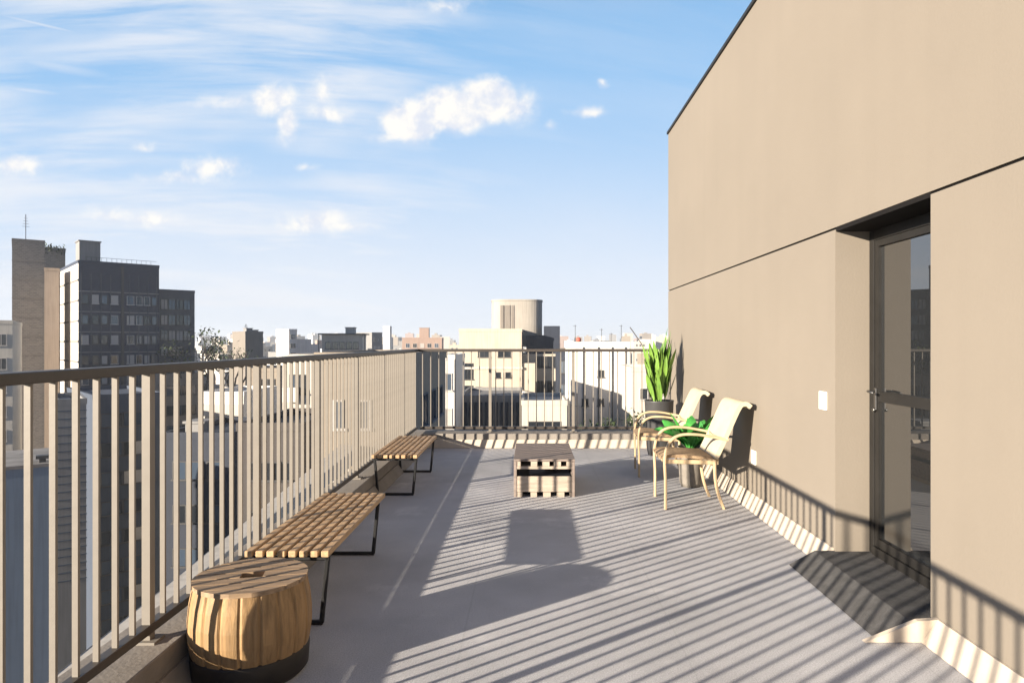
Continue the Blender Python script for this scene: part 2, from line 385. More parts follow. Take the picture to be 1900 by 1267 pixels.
for (yy, zz) in ((4.285, .985), (5.617, .405)):
    bm = NB(); box(bm, XW-.014, XW+.001, yy-.05, yy+.05, zz-.058, zz+.058, bev=.005); box(bm, XW-.019, XW-.012, yy-.034, yy+.034, zz-.042, zz+.042, bev=.003)
    hpart('socket_cover', bm, WHITEP)

# ------------------------------------------------------------------ curbs under the railings
bm = NB(); box(bm, -1.66, CI, -4, YB, -.1, .18, bev=.006)
prism(bm, [(CI+.001, .002), (CI+.07, .002), (CI+.012, .09), (CI+.001, .09)], 'y', -4, YB-.07)
o = obj('parapet_curb', bm, CURB); tag(o, 'low rendered curb in shade along the left railing behind the benches', 'curb')
bm = NB(); box(bm, -1.66, XW-.002, YB+.001, 9.16, -.1, .18, bev=.006)
o = obj('parapet_curb', bm, CURB); tag(o, 'low curb across the far end of the terrace with a cream skirting', 'curb')
bm = NB(); prism(bm, [(YB-.035, .002), (YB-.001, .002), (YB-.001, .105), (YB-.010, .105)], 'x', CI+.07, XW-.085)
obj('skirting', bm, SKIRT, o)

# ------------------------------------------------------------------ railings
TOP = 1.263
def baluster_mesh():
    b = NB(); box(b, -.0098, .0098, -.0058, .0058, .25, TOP-.036); return b
def post_mesh():
    b = NB(); box(b, -.016, .016, -.018, .018, .181, TOP-.036); box(b, -.045, .045, -.04, .04, .180, .190); return b
def railing(label, loc, rz, length, posts, pitch, start):
    t = thing('railing', label, 'railing', loc, rz)         # local: runs along +y
    b = NB(); box(b, -.03, .03, -.03, length+.03, TOP-.036, TOP, bev=.004); obj('top_rail', b, RAIL_SHADE, t)
    b = NB(); box(b, -.02, .02, 0, length, .215, .250, bev=.002); obj('bottom_rail', b, RAIL_SHADE, t)
    pm = obj('post', post_mesh(), BRONZE, t); bl = obj('baluster', baluster_mesh(), BRONZE, t)
    for i, y in enumerate(posts):
        p = pm if i == 0 else pm.copy()
        if i: C.objects.link(p)
        p.location = (0, y, 0)
    first = True; y = start
    while y < length-.02:
        if min(abs(y-q) for q in posts) > .045:
            p = bl if first else bl.copy()
            if not first: C.objects.link(p)
            first = False; p.location = (0, y, 0)
        y += pitch
    return t
PI_ = .1065
Y0 = 2.677-3.195                # the post at the front of the picture stands at 2.68 m
railing('bronze metal railing with thin upright bars running along the left side', (XR, Y0, 0), 0, YR-Y0, [0, 1.065, 2.13, 3.195, 4.26, 5.325, 6.39, 7.455, 8.52], PI_, 0)
railing('bronze metal railing across the far end of the terrace', (XW-.004, YR, 0), R(90), XW-XR-.06, [.06, 1.28, 2.37], .1065, .06-.1065*0)

# ------------------------------------------------------------------ benches
def make_bench(label):
    t = thing('slatted_bench', label, 'bench', (0, 0, 0), 0, 'slatted benches along the left railing')
    L, Wd, Z = 1.26, .40, .36          # local: x 0..Wd, y 0..L
    b = NB(); n = 8; sw = .036; gap = (Wd-n*sw)/(n-1)
    for i in range(n):
        x = i*(sw+gap); box(b, x, x+sw, 0, L, Z-.03, Z, bev=.004)
    obj('seat', b, SLAT, t)
    for yy in (.035, L/2-.012, L-.06):
        b = NB(); box(b, .003, Wd-.003, yy, yy+.022, Z-.0285, Z-.019)
        obj('cross_bar', b, SLAT, t)
    for yy in (.03, L-.16):
        b = NB(); w = .022
        def bar(p, q): sweep(b, [Vector(p), Vector(q)], w, w, Vector((0, 1, 0)))
        bar((.02, yy, Z-.031-w/2), (Wd-.004, yy, Z-.031-w/2))
        bar((.02, yy, Z-.032), (.05, yy, w/2)); bar((Wd-.012, yy, Z-.032), (Wd-.042, yy, w/2)); bar((.045, yy, w/2), (Wd-.037, yy, w/2))
        obj('leg_frame', b, BLACK, t)
    return t
bench = make_bench('slatted wooden bench on black frames nearest, right behind the barrel stool'); bench.location = (-1.36, 3.24, 0)
dup(bench, (-1.40, 6.0, 0), 0, 'slatted wooden bench on black frames farther off, in the corner of both railings')

# ------------------------------------------------------------------ barrel stool
BX, BY = -1.155, 2.82
br = thing('barrel_stool', 'round wooden barrel stool with plank lid and dark base beside the left railing', 'stool', (BX, BY, 0), R(12))
seg = 20*8
def groove(k): return (-.006 if k % 8 == 0 else 0)
b = NB(); lathe(b, [(.236, .09), (.246, .13), (.254, .19), (.254, .25), (.247, .32), (.234, .385)], seg=seg, rmod=groove, smooth_=False); obj('staves', b, STAVE, br)
b = NB(); lathe(b, [(.222, 0), (.240, .02), (.246, .10), (.240, .112)], seg=64); obj('base', b, mat('charred_oak', (.022, .017, .013), .6, .2, 8), br)
b = NB(); rr = .238; nP = 7; pw = 2*rr/nP
for i in range(nP):
    a0, a1 = -rr+i*pw+.004, -rr+(i+1)*pw-.004
    def chord(yv): return math.sqrt(max(rr*rr-yv*yv, .0004))
    ys = [a0+(a1-a0)*k/6 for k in range(7)]
    spans = [(-1, 1)] if i != 3 else [(-1, -.18), (.22, 1)]
    for s0, s1 in spans:
        right = [(chord(y) if s1 == 1 else s1*rr, y) for y in ys]; left = [(-chord(y) if s0 == -1 else s0*rr, y) for y in reversed(ys)]
        prism(b, right+left, 'z', .386, .404)
obj('lid', b, PLANKTOP, br)
b = NB(); lathe(b, [(.226, .36), (.226, .384)], seg=48); obj('lid_underside', b, SOFFIT, br)
br.scale = (.94, .94, .97)

# ------------------------------------------------------------------ crate coffee table
TX0, TX1, TY0, TY1, TZ = -.15, .385, 5.96, 6.91, .33
tb = thing('coffee_table', 'low crate coffee table of weathered planks standing in the middle of the terrace', 'table', ((TX0+TX1)/2, TY0, 0))
w, d = (TX1-TX0), TY1-TY0; hx = w/2
b = NB(); n = 5; pwid = d/n
for i in range(n): box(b, -hx, hx, i*pwid+.002, (i+1)*pwid-.002, TZ-.02, TZ, bev=.003)
obj('top', b, GREYWOOD, tb)
def pallet_edge(z0, z1):
    b = NB()
    for x0, x1 in ((-hx+.028, -hx+.06), (-.118, -.062), (-.018, .045), (.085, .145), (.195, hx-.028)):
        box(b, x0, x1, .006, d-.006, z0, z1)
    return b
obj('spacer_blocks', pallet_edge(TZ-.062, TZ-.022), PANELW, tb)
b = NB(); box(b, -hx+.028, hx-.028, .003, d-.003, TZ-.086, TZ-.063); obj('upper_deck', b, PANELW, tb)
for s in (-1, 1):
    b = NB(); x = s*(hx-.014); box(b, x-.013, x+.013, 0, .05, 0, TZ-.022, bev=.003); box(b, x-.013, x+.013, d-.05, d, 0, TZ-.022, bev=.003)
    box(b, x-.010, x+.010, .051, d-.051, .045, .20, bev=.002); box(b, x-.010, x+.010, .051, d-.051, TZ-.085, TZ-.024, bev=.002)
    obj('side_panel', b, GREYWOOD, tb)
b = NB(); box(b, -hx+.029, hx-.029, .004, .024, .044, .180, bev=.003); obj('front_panel', b, PANELW, tb)
b = NB(); box(b, -hx+.029, hx-.029, d-.024, d-.004, .044, .245, bev=.003); obj('back_panel', b, PANELW, tb)
b = NB(); box(b, -hx+.03, hx-.03, .026, d-.026, .150, .168); obj('shelf', b, TRAY, tb)
b = NB()
for x0, x1 in ((-hx+.028, -.19), (-.12, -.065), (-.01, .055), (.11, .175), (.225, hx-.028)): box(b, x0, x1, .006, d-.006, .0, .042)
obj('foot_blocks', b, PANELW, tb)

# ------------------------------------------------------------------ armchairs
def strip(bm, path, th, y0, y1):
    """a thick sheet: profile path in x,z, width in y"""
    n = len(path); A = []; B = []
    for i, p in enumerate(path):
        t = (path[min(i+1, n-1)]-path[max(i-1, 0)]).normalized(); nrm = Vector((-t.z, 0, t.x))
        A.append(p+nrm*th/2); B.append(p-nrm*th/2)
    ring = A+B[::-1]
    prism(bm, [(p.x, p.z) for p in ring], 'y', y0, y1)
def make_chair(label):
    t = thing('armchair', label, 'chair', (0, 0, 0), 0, 'cream armchairs along the beige wall')
    hw = .235
    for s in (-1, 1):
        y = s*hw
        b = NB()
        path = spline([(.0, y, 0), (.0, y, .22), (-.005, y, .42), (.035, y, .545), (.12, y, .60), (.25, y, .605), (.38, y, .585), (.505, y, .56)], 7)
        sweep(b, path, .034, .02); obj('front_leg', b, BENT, t)
        b = NB(); sweep(b, spline([(.40, y*.96, .405), (.405, y*.96, .25), (.43, y*.96, .12), (.475, y*.96, 0)], 6), .03, .022); obj('rear_leg', b, BENT, t)
        b = NB(); sweep(b, [Vector((-.01, y*.93, .385)), Vector((.43, y*.93, .375))], .022, .035); obj('seat_rail', b, BENT, t)
    b = NB(); sweep(b, [Vector((.0, -hw+.017, .385)), Vector((.0, hw-.017, .385))], .02, .035, Vector((1, 0, 0))); obj('front_rail', b, BENT, t)
    b = NB(); strip(b, spline([(-.02, 0, .405), (.05, 0, .425), (.2, 0, .42), (.44, 0, .405)], 5), .026, -.212, .212); obj('seat', b, SEATW, t)
    b = NB(); strip(b, spline([(.405, 0, .41), (.45, 0, .50), (.53, 0, .68), (.585, 0, .80), (.615, 0, .843), (.655, 0, .85), (.69, 0, .825)], 7), .035, -.245, .245)
    for f_ in b.faces: f_.smooth = False
    obj('backrest', b, CREAM, t)
    b = NB(); sweep(b, spline([(.505, -hw-.012, .562), (.487, -hw+.0, .575), (.458, -hw*.6, .565), (.455, 0, .56), (.458, hw*.6, .565), (.487, hw, .575), (.505, hw+.012, .562)], 5), .024, .012, Vector((0, 0, 1))); obj('back_strap', b, BENT, t)
    return t
ch = make_chair('cream armchair nearer the camera, its backrest curled over at the top against the beige wall'); ch.location = (1.09, 5.76, 0)
dup(ch, (1.10, 7.08, 0), R(-4), 'cream armchair farther back, between the bright leafy pot plant and the tall planter')

# ------------------------------------------------------------------ plants in pots
def leaf(bm, base, az, tilt0, tilt1, L, wid, fold=.12, n=8, twist=0.0, wexp=1.0):
    """one leaf blade that arches from tilt0 to tilt1 (from vertical)"""
    p = Vector(base); rows = []
    for i in range(n+1):
        t = i/n; tl = tilt0+(tilt1-tilt0)*t
        dirv = Vector((math.sin(tl)*math.cos(az), math.sin(tl)*math.sin(az), math.cos(tl)))
        sd = Vector((-math.sin(az), math.cos(az), 0)); sd = (Matrix.Rotation(twist*t, 3, dirv) @ sd)
        up = dirv.cross(sd)
        ww = wid*(math.sin(math.pi*min(1, (t*.94+.04))**wexp)**.8)
        rows.append([bm.verts.new(p-sd*ww+up*ww*-fold*2), bm.verts.new(p), bm.verts.new(p+sd*ww+up*ww*-fold*2)])
        p = p+dirv*L/n
    for i in range(n):
        for k in range(2):
            f_ = bm.faces.new((rows[i][k], rows[i][k+1], rows[i+1][k+1], rows[i+1][k])); f_.smooth = True
rnd = random.Random(3)
pl = thing('tall_planter', 'tall charcoal planter with upright light green leaves in the far corner by the wall', 'potted plant', (1.54, 8.2, 0))
b = NB(); lathe(b, [(.13, 0), (.15, .1), (.172, .64), (.178, .655), (.165, .655), (.16, .62)], seg=40); obj('pot', b, POTG, pl)
b = NB(); lathe(b, [(.16, .60), (.155, .625)], seg=24); obj('soil', b, SOIL, pl)
b = NB()
for i in range(150):
    a_ = rnd.uniform(0, 2*math.pi); r0 = rnd.uniform(0, .12); z0 = .62+rnd.uniform(0, .36)
    leaf(b, (r0*math.cos(a_), r0*math.sin(a_), z0), a_+rnd.uniform(-.6, .6), rnd.uniform(.0, .3), rnd.uniform(.1, .6), rnd.uniform(.2, .44), rnd.uniform(.018, .036), .2, 6, rnd.uniform(-.8, .8))
for i in range(16):
    a_ = rnd.uniform(-.5, .5); leaf(b, (.03+rnd.uniform(-.05, .05), rnd.uniform(-.05, .05), .95+rnd.uniform(0, .12)), a_, rnd.uniform(.0, .3), rnd.uniform(.2, .5), rnd.uniform(.32, .46), rnd.uniform(.02, .035), .2, 7, rnd.uniform(-.5, .5))
obj('foliage', b, LEAF1, pl)
b = NB(); sweep(b, spline([(-.10, .02, .62), (-.15, .02, 1.0), (-.18, .03, 1.27), (-.28, .04, 1.44), (-.345, .03, 1.53)], 5), .011, .011, rnd=True)
obj('bare_stem', b, BARK, pl)
pl = thing('leafy_pot_plant', 'low grey pot with broad bright green leaves on the floor between the two armchairs', 'potted plant', (1.50, 6.42, 0))
b = NB(); lathe(b, [(.085, 0), (.10, .04), (.118, .36), (.124, .372), (.112, .372), (.108, .345)], seg=36); obj('pot', b, POTC, pl)
b = NB(); lathe(b, [(.108, .33), (.104, .35)], seg=20); obj('soil', b, SOIL, pl)
b = NB()
for i in range(46):
    a_ = i*2.399+rnd.uniform(-.2, .2); t0 = rnd.uniform(.1, .45)
    leaf(b, (.03*math.cos(a_), .03*math.sin(a_), .35), a_, t0, t0+rnd.uniform(.7, 1.6), rnd.uniform(.2, .42), rnd.uniform(.035, .07), .14, 9, rnd.uniform(-.9, .9), 1.2)
obj('foliage', b, LEAF2, pl)

# ------------------------------------------------------------------ the city
GD = glass_mat('dark_window', (.018, .021, .026), 1.6, .08)
GBL = glass_mat('blue_window', (.05, .07, .10), 1.7, .06)
GP = mat('drawn_blind', (.42, .40, .37), .7, .1, 1)
FRW = mat('pale_frame', (.46, .43, .40), .6, .05, 2)
FRD = mat('dark_frame', (.05, .05, .052), .5, .05, 2)
ROOFM = mat('flat_roof', (.22, .21, .20), .9, .2, .6)
_wm = {}
def window_mesh(w, h, fr, gl):
    k = (round(w, 2), round(h, 2), fr.name, gl.name)
    if k not in _wm:
        b = NB(); f_ = .07
        box(b, -w/2, w/2, -.07, .02, h-f_, h, 0); box(b, -w/2-.06, w/2+.06, -.14, .02, -.06, f_-.02, 0)
        box(b, -w/2, -w/2+f_, -.07, .02, f_-.02, h-f_, 0); box(b, w/2-f_, w/2, -.07, .02, f_-.02, h-f_, 0)
        if w > 1.0: box(b, -.03, .03, -.06, .02, f_-.02, h-f_, 0)
        box(b, -w/2+f_, w/2-f_, -.018, .015, f_-.02, h-f_, 1)
        bmesh.ops.recalc_face_normals(b, faces=b.faces)
        me = bpy.data.meshes.new('window'); b.to_mesh(me); b.free(); me.materials.append(fr); me.materials.append(gl); _wm[k] = me
    return _wm[k]
wr = random.Random(11)
def windows(root, Wd, Dp, face, H, cols, rows, w, h, fh=3.0, top=2.6, fr=None, glasses=None, margin=.6, skip=0.0):
    span = Wd if face == 'F' else Dp
    for r_ in range(rows):
        z = H-top-r_*fh
        if z < 1: break
        for c_ in range(cols):
            if wr.random() < skip: continue
            s = margin+(span-2*margin)*(c_+.5)/cols
            gl = wr.choice(glasses or [GD, GD, GBL, GP])
            o = bpy.data.objects.new('window', window_mesh(w, h, fr or FRW, gl)); C.objects.link(o); o.parent = root
            if face == 'F': o.location = (s, 0, z)
            elif face == 'R': o.location = (Wd, s, z); o.rotation_euler = (0, 0, R(90))
            else: o.location = (0, s, z); o.rotation_euler = (0, 0, R(-90))
def tower(label, px, ptop, Y, wm, Dp, mats, rot=0.0, px1=None, name='apartment_building', cat='building', group=None, parapet=True, base=GZ):
    """px, ptop: front left corner as measured in the photograph, at its own distance Y; px1: where the front ends"""
    X, _, Z = at(px, ptop, Y)
    if px1 is not None:
        t = (px1-985)/F; wm = (t*Y-X)/(math.cos(rot)-t*math.sin(rot))
    H = Z-base
    root = thing(name, label, cat, (X, Y, base), rot, group)
    b = NB(); box(b, 0, wm, 0, Dp, 0, H)
    obj('wall', b, mats, root)
    b = NB()
    if parapet:
        q = .18
        box(b, -.05, wm+.05, -.05, q, H+.002, H+.45); box(b, -.05, wm+.05, Dp-q, Dp+.05, H+.002, H+.45)
        box(b, -.05, q, q, Dp-q, H+.002, H+.45); box(b, wm-q, wm+.05, q, Dp-q, H+.002, H+.45)
        box(b, q, wm-q, q, Dp-q, H+.002, H+.08)
    else: box(b, -.06, wm+.06, -.06, Dp+.06, H+.002, H+.16)
    obj('roof', b, ROOFM if not parapet else mats, root)
    root['w'] = wm; root['h'] = H
    return root, wm, H
def balconies(root, Wd, H, x0, x1, rows, mats, fh=3.0, top=3.2, dep=1.1):
    for r_ in range(rows):
        z = H-top-r_*fh
        b = NB(); box(b, x0, x1, -dep, -.005, z-.14, z); box(b, x0, x1, -dep, -dep+.1, z+.003, z+.95); box(b, x0, x0+.1, -dep+.101, -.005, z+.003, z+.95); box(b, x1-.1, x1, -dep+.101, -.005, z+.003, z+.95)
        obj('balcony', b, mats, root)
def roofbox(name, root, x0, x1, y0, y1, H, h, m):
    b = NB(); box(b, x0, x1, y0, y1, H+.1, H+h, bev=.03); box(b, x0-.12, x1+.12, y0-.12, y1+.12, H+h+.003, H+h+.16); return obj(name, b, m, root)
def mast(root, x, y, z, h):
    b = NB(); box(b, x-.05, x+.05, y-.05, y+.05, z, z+h)
    for k in range(4): box(b, x-.5+.08*k, x+.5-.08*k, y-.02, y+.02, z+h*(.55+.1*k), z+h*(.55+.1*k)+.05)
    return obj('antenna', b, FRD, root)

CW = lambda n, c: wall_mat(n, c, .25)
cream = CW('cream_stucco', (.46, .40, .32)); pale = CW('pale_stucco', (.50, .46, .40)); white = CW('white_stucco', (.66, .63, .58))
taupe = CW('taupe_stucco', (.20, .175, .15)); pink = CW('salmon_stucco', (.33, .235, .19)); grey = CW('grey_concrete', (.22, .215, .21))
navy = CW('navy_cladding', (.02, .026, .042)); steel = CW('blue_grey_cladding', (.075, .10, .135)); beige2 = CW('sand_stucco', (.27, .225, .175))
brickg = brick_mat('grey_brick', (.19, .165, .145), (.135, .118, .105), (.21, .19, .17), .9)
curt = brick_mat('dark_curtain_wall', (.014, .022, .046), (.03, .043, .075), (.05, .062, .09), 1.7)
curt2 = brick_mat('blue_curtain_wall', (.07, .085, .115), (.10, .115, .14), (.04, .045, .05), 1.2)
GRID = R(42)

# the tall group on the left
t, w_, H_ = tower('cream block with dark windows cut by the left picture edge', -80, 600, 80, 0, 14, pale, R(33), 23); windows(t, w_, 14, 'F', H_, 4, 8, 1.1, 1.4, 2.9, fr=FRW)
t, w_, H_ = tower('tall grey brick tower, tallest on the left skyline', 22, 447, 112, 0, 9, brickg, R(37), 83, name='brick_tower')
mast(t, w_*.42, 3, H_+.4, 4.6)
for k in range(9):
    b = NB(); box(b, -.04, w_+.04, -.05, .0-.004, H_-3.2-k*3.1, H_-3.08-k*3.1); obj('string_course', b, taupe, t)
t, w_, H_ = tower('narrow brown block with planted roof edge behind the grey brick tower', 78, 463, 126, 0, 9, brickg, R(37), 121)
rb = random.Random(5); b = NB()
for i in range(260):
    x, y, z = rb.uniform(0, w_), rb.uniform(-.3, 1.2), H_+rb.uniform(-1.3, 1.2)*rb.random()
    leaf(b, (x, y, z), rb.uniform(0, 6.28), rb.uniform(0, 1.5), rb.uniform(.5, 2.5), rb.uniform(.4, .8), .12, .1, 3)
obj('roof_planting', b, LEAFT, t)
t, w_, H_ = tower('slim tan stair tower between the grey brick tower and the dark glazed block', 82, 502, 103, 0, 6, CW('tan_stucco', (.36, .28, .215)), R(33), 109, name='stair_tower')
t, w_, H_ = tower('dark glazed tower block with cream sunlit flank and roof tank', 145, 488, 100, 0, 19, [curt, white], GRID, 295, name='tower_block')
wallo = [c for c in t.children if c.name.startswith('wall')][0]
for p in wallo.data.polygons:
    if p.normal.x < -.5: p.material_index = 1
gl_lit = [GP, GBL, GD]
wx = w_*.43
for k in range(7):
    for xx, g in ((wx, 0), (wx+w_*.2, 1)):
        o = bpy.data.objects.new('window', window_mesh(1.0, 1.35, FRW, [GP, GBL, GP, GD, GP][(k+g) % 5])); C.objects.link(o); o.parent = t; o.location = (xx, -.01, H_-5.9-k*3.0)
    for xx in (w_*.08, w_*.2, w_*.31, w_*.74, w_*.84, w_*.94):
        o = bpy.data.objects.new('window', window_mesh(.85, 1.35, wr.choice((FRD, FRD, FRW)), wr.choice((GD, GD, GBL, GBL, GP)))); C.objects.link(o); o.parent = t; o.location = (xx, -.01, H_-5.9-k*3.0)
b = NB(); box(b, wx+.9, wx+1.25, -.10, -.004, 0, H_-.1); obj('pilaster', b, FRD, t)
for k in range(10):
    b = NB(); box(b, -.09, -.004, -.02, 19, H_-2.6-k*3.0, H_-2.35-k*3.0); obj('floor_band', b, taupe, t)
for k in range(11):
    b = NB(); box(b, .02, wx+.88, -.07, -.004, H_-4.15-k*3.0, H_-4.0-k*3.0); box(b, wx+1.27, w_-.02, -.07, -.004, H_-4.15-k*3.0, H_-4.0-k*3.0); obj('floor_band', b, grey, t)
for k in range(9):
    xx = .35+k*(w_-.7)/8
    if abs(xx-wx-1.07) > .45:
        b = NB(); box(b, xx-.05, xx+.05, -.11, -.073, 6, H_-1.4); obj('mullion', b, curt2, t)
b = roofbox('roof_tank', t, .3, 3.0, 1.2, 4.2, H_, 3.4, grey)
b = NB()
for k in range(14): box(b, 1.0+k*.66, 1.04+k*.66, .3, .34, H_+.45, H_+1.0)
box(b, .9, w_-.3, .3, .34, H_+1.003, H_+1.05); obj('roof_guardrail', b, FRD, t)
t, w_, H_ = tower('lower blue grey glazed block right of the dark tower', 290, 541, 113, 0, 12, curt2, GRID, 361, name='office_block')
windows(t, w_, 12, 'F', H_, 4, 7, 1.1, 1.7, 2.6, top=2.9, fr=FRD, glasses=[GBL, GP, GBL, GD])

def coolers(root, spots):
    for xx, zz in spots:
        b = NB(); box(b, xx-.42, xx+.42, -.38, -.006, zz-.3, zz+.3, bev=.02); lathe(b, [(.2, -.01), (.2, .01)], seg=16)
        vs = list(b.verts)[-32:]; bmesh.ops.transform(b, matrix=Matrix.Translation((xx-.1, -.385, zz)) @ Matrix.Rotation(R(90), 4, 'X'), verts=vs)
        obj('air_conditioner', b, pale, root)
# skyline left of the far corner
t, w_, H_ = tower('small grey tower with cluttered roof on the skyline', 455, 618, 165, 0, 9, taupe, GRID, 488)
roofbox('roof_tank', t, .4, 1.9, .5, 2.5, H_, 1.1, grey); roofbox('roof_tank', t, 2.2, 3.3, .5, 1.8, H_, .7, grey); mast(t, 1.2, 3, H_+.3, 2.0)
t, w_, H_ = tower('white stepped tower with blue shaded side on the skyline', 536, 613, 210, 0, 10, white, GRID, 551, name='stepped_tower')
windows(t, w_, 10, 'F', H_, 2, 5, 1.0, 1.4, 2.8, fr=FRW, glasses=[GBL, GD])
b = NB(); box(b, w_, w_+5.5, 2, 10, 0, H_-2.6); box(b, w_+5.5, w_+9, 3, 9, 0, H_-4.2); obj('lower_wing', b, white, t)
t, w_, H_ = tower('block with dark roof frame and greenish glazing on the skyline', 597, 625, 140, 0, 8, pale, R(8), 672)
windows(t, w_, 8, 'F', H_, 5, 3, 1.1, 1.5, 2.8, top=2.5, fr=FRD, glasses=[glass_mat('green_window', (.03, .06, .055), 1.7)])
b = NB(); box(b, -.7, w_+.7, -.7, 8.4, H_+.46, H_+.72); box(b, -.6, -.45, -.6, -.45, H_-4, H_+.46); box(b, w_+.45, w_+.6, -.6, -.45, H_-4, H_+.46); obj('roof_frame', b, FRD, t)
roofbox('lift_house', t, w_*.55, w_*.78, 2, 5, H_+.6, 1.3, pale)
t, w_, H_ = tower('grey slab block just right of the dark framed block', 690, 619, 235, 0, 12, grey, GRID, 709); windows(t, w_, 12, 'F', H_, 2, 4, 1, 1.3)
t, w_, H_ = tower('thin white tower, slimmest on the skyline', 711, 607, 270, 0, 4, white, 0, 723, name='slim_tower')
t, w_, H_ = tower('salmon block with a boxy lift house on the skyline beyond the corner', 746, 629, 205, 0, 12, pink, R(5), 820)
windows(t, w_, 12, 'F', H_, 5, 3, 1.2, 1.3); roofbox('lift_house', t, w_*.42, w_*.66, 2, 6, H_, 3.3, pink)

# behind the far railing
t, w_, H_ = tower('cream stepped apartment building with a rounded rooftop tower, straight beyond the far railing', 852, 616, 92, 0, 16, cream, 0, 968)
cx_, cy_ = (1.0)*w_, 9.0
for xx, zz, ww, hh in ((.40, 3.4, 1.7, 1.1), (.72, 3.4, 1.7, 1.1), (.62, 6.2, .7, .8), (.78, 6.2, .7, .8), (.14, 6.4, 1.4, 2.2), (.14, 9.8, 1.4, 2.6), (.42, 10.8, .9, 2.4), (.14, 13.2, 1.4, 2.2), (.5, 13.6, 1.6, 1.6), (.8, 13.6, 1.6, 1.6), (.14, 16.4, 1.4, 2.0), (.5, 16.6, 1.6, 1.6), (.8, 16.6, 1.6, 1.6)):
    o = bpy.data.objects.new('window', window_mesh(ww, hh, FRD, GD)); C.objects.link(o); o.parent = t; o.location = (w_*xx, -.01, H_-zz)
b = NB(); box(b, -.12, w_+.1, -.16, -.003, H_-5.0, H_-4.7); box(b, -.12, w_+.1, -.16, -.003, H_-9.1, H_-8.85); obj('cornice', b, pale, t)
b = NB(); box(b, w_+.003, w_+6.4, 2.4, 16, 0, H_-3.0); box(b, w_+.003, w_+1.8, .3, 2.395, 0, H_-4.2); obj('side_wing', b, cream, t)
for k in range(3):
    for c_ in range(3):
        o = bpy.data.objects.new('window', window_mesh(1.5, 1.6, FRD, GD)); C.objects.link(o); o.parent = t; o.location = (w_+2.6+c_*1.6, 2.39, H_-4.9-k*3.4)
b = NB(); box(b, w_+3.1, w_+5.3, 3.5, 7, H_-3.0, H_+.9); box(b, w_+.6, w_+3.09, 3.5, 4, H_-3.0, H_-.4); obj('dark_roof_house', b, navy, t)
cxx = w_*.905
def rsq(r_):
    return [(cxx+r_*math.cos(q)/(abs(math.cos(q))**4+abs(math.sin(q))**4)**.25, 9.2+r_*math.sin(q)/(abs(math.cos(q))**4+abs(math.sin(q))**4)**.25) for q in [2*math.pi*k/72 for k in range(72)]]
b = NB(); prism(b, rsq(3.7), 'z', H_-2, H_+4.55); prism(b, rsq(3.78), 'z', H_+4.553, H_+4.75); o = obj('round_tower', b, CW('drum_render', (.33, .30, .26)), t)
for xx, ww in ((-2.1, .45), (-1.3, .8), (-.55, .35)):
    b = NB(); box(b, cxx+xx-ww/2, cxx+xx+ww/2, 9.2-3.78, 9.2-3.60, H_-.4, H_+3.9); obj('slit_window', b, taupe, o)
coolers(t, [(w_*.3, H_-7.6), (w_*.62, H_-11.2), (w_*.3, H_-14.2), (w_*.9, H_-7.9)])
t, w_, H_ = tower('navy clad side block with a dark roof right of the cream stepped building', 1034, 655, 88, 0, 10, navy, 0, 1058); windows(t, w_, 10, 'F', H_, 1, 5, 1.1, 1.6, 3.0, fr=FRD, glasses=[GD, GBL])
t, w_, H_ = tower('white plain walled block with antennas, right of the navy block', 1061, 642, 74, 0, 14, white, 0, 1168)
for xx, hh in ((.08, 1.9), (.55, 1.5), (.72, 1.0), (.9, 1.9)):
    b = NB(); box(b, w_*xx-.025, w_*xx+.025, 1.975, 2.025, H_+.45, H_+.45+hh); box(b, w_*xx-.25, w_*xx+.15, 1.99, 2.01, H_+.3+hh, H_+.33+hh); obj('antenna', b, FRD, t)
b = NB(); lathe(b, [(.2, H_+.4), (.28, H_+.55), (.28, H_+.85), (.12, H_+.95)], w_*.14, 2, 16); obj('roof_tank', b, mat('red_tank', (.4, .08, .05), .6), t)
for xx in (.2, .46, .7, .93):
    b = NB(); box(b, w_*xx-.06, w_*xx+.06, -.12, -.004, H_-12, H_-.1); obj('downpipe', b, FRD, t)
windows(t, w_, 14, 'F', H_, 3, 4, .7, .8, 3.1, top=3.4, fr=FRD, glasses=[GD], skip=.4)
t, w_, H_ = tower('pale house with small windows seen between the railing and the tall planter', 1172, 690, 64, 4.5, 9, pale, 0); windows(t, w_, 9, 'F', H_, 3, 4, .8, 1.1, 2.9, fr=FRW, glasses=[GD, GBL])
t, w_, H_ = tower('sand coloured block with a blue shaded side close beyond the far left corner', 585, 674, 28, 0, 10, [beige2, steel], 0, 770)
wallo = [c for c in t.children if c.name.startswith('wall')][0]
windows(t, w_, 10, 'R', H_, 3, 4, 1.5, 1.5, 2.7, top=2.9, fr=steel, glasses=[GBL, GD], margin=1.2)
coolers(t, [(w_*.36, H_-3.6), (w_*.68, H_-6.2)])
windows(t, w_, 10, 'F', H_, 3, 4, .5, 1.2, 2.7, top=2.7, fr=FRW, glasses=[GD, GBL], margin=.4)
t, w_, H_ = tower('narrow white block with brown window strip just right of the blue shaded wall', 822, 668, 58, 0, 9, white, 0, 843); windows(t, w_, 9, 'F', H_, 1, 4, .6, 1.5, 3)
t, w_, H_ = tower('low grey shed roofed block at the foot of the cream stepped building', 850, 742, 66, 0, 12, grey, 0, 965)
b = NB()
for k in range(12): box(b, k*w_/12+.1, (k+1)*w_/12-.14, -.2, -.003, H_-3.4, H_-.2)
obj('shutter', b, navy, t)
t, w_, H_ = tower('pale low block behind the far railing below the white plain block', 968, 752, 60, 0, 9, pale, 0, 1052); windows(t, w_, 9, 'F', H_, 4, 2, .8, 1.2, 3, fr=FRD, glasses=[GD])

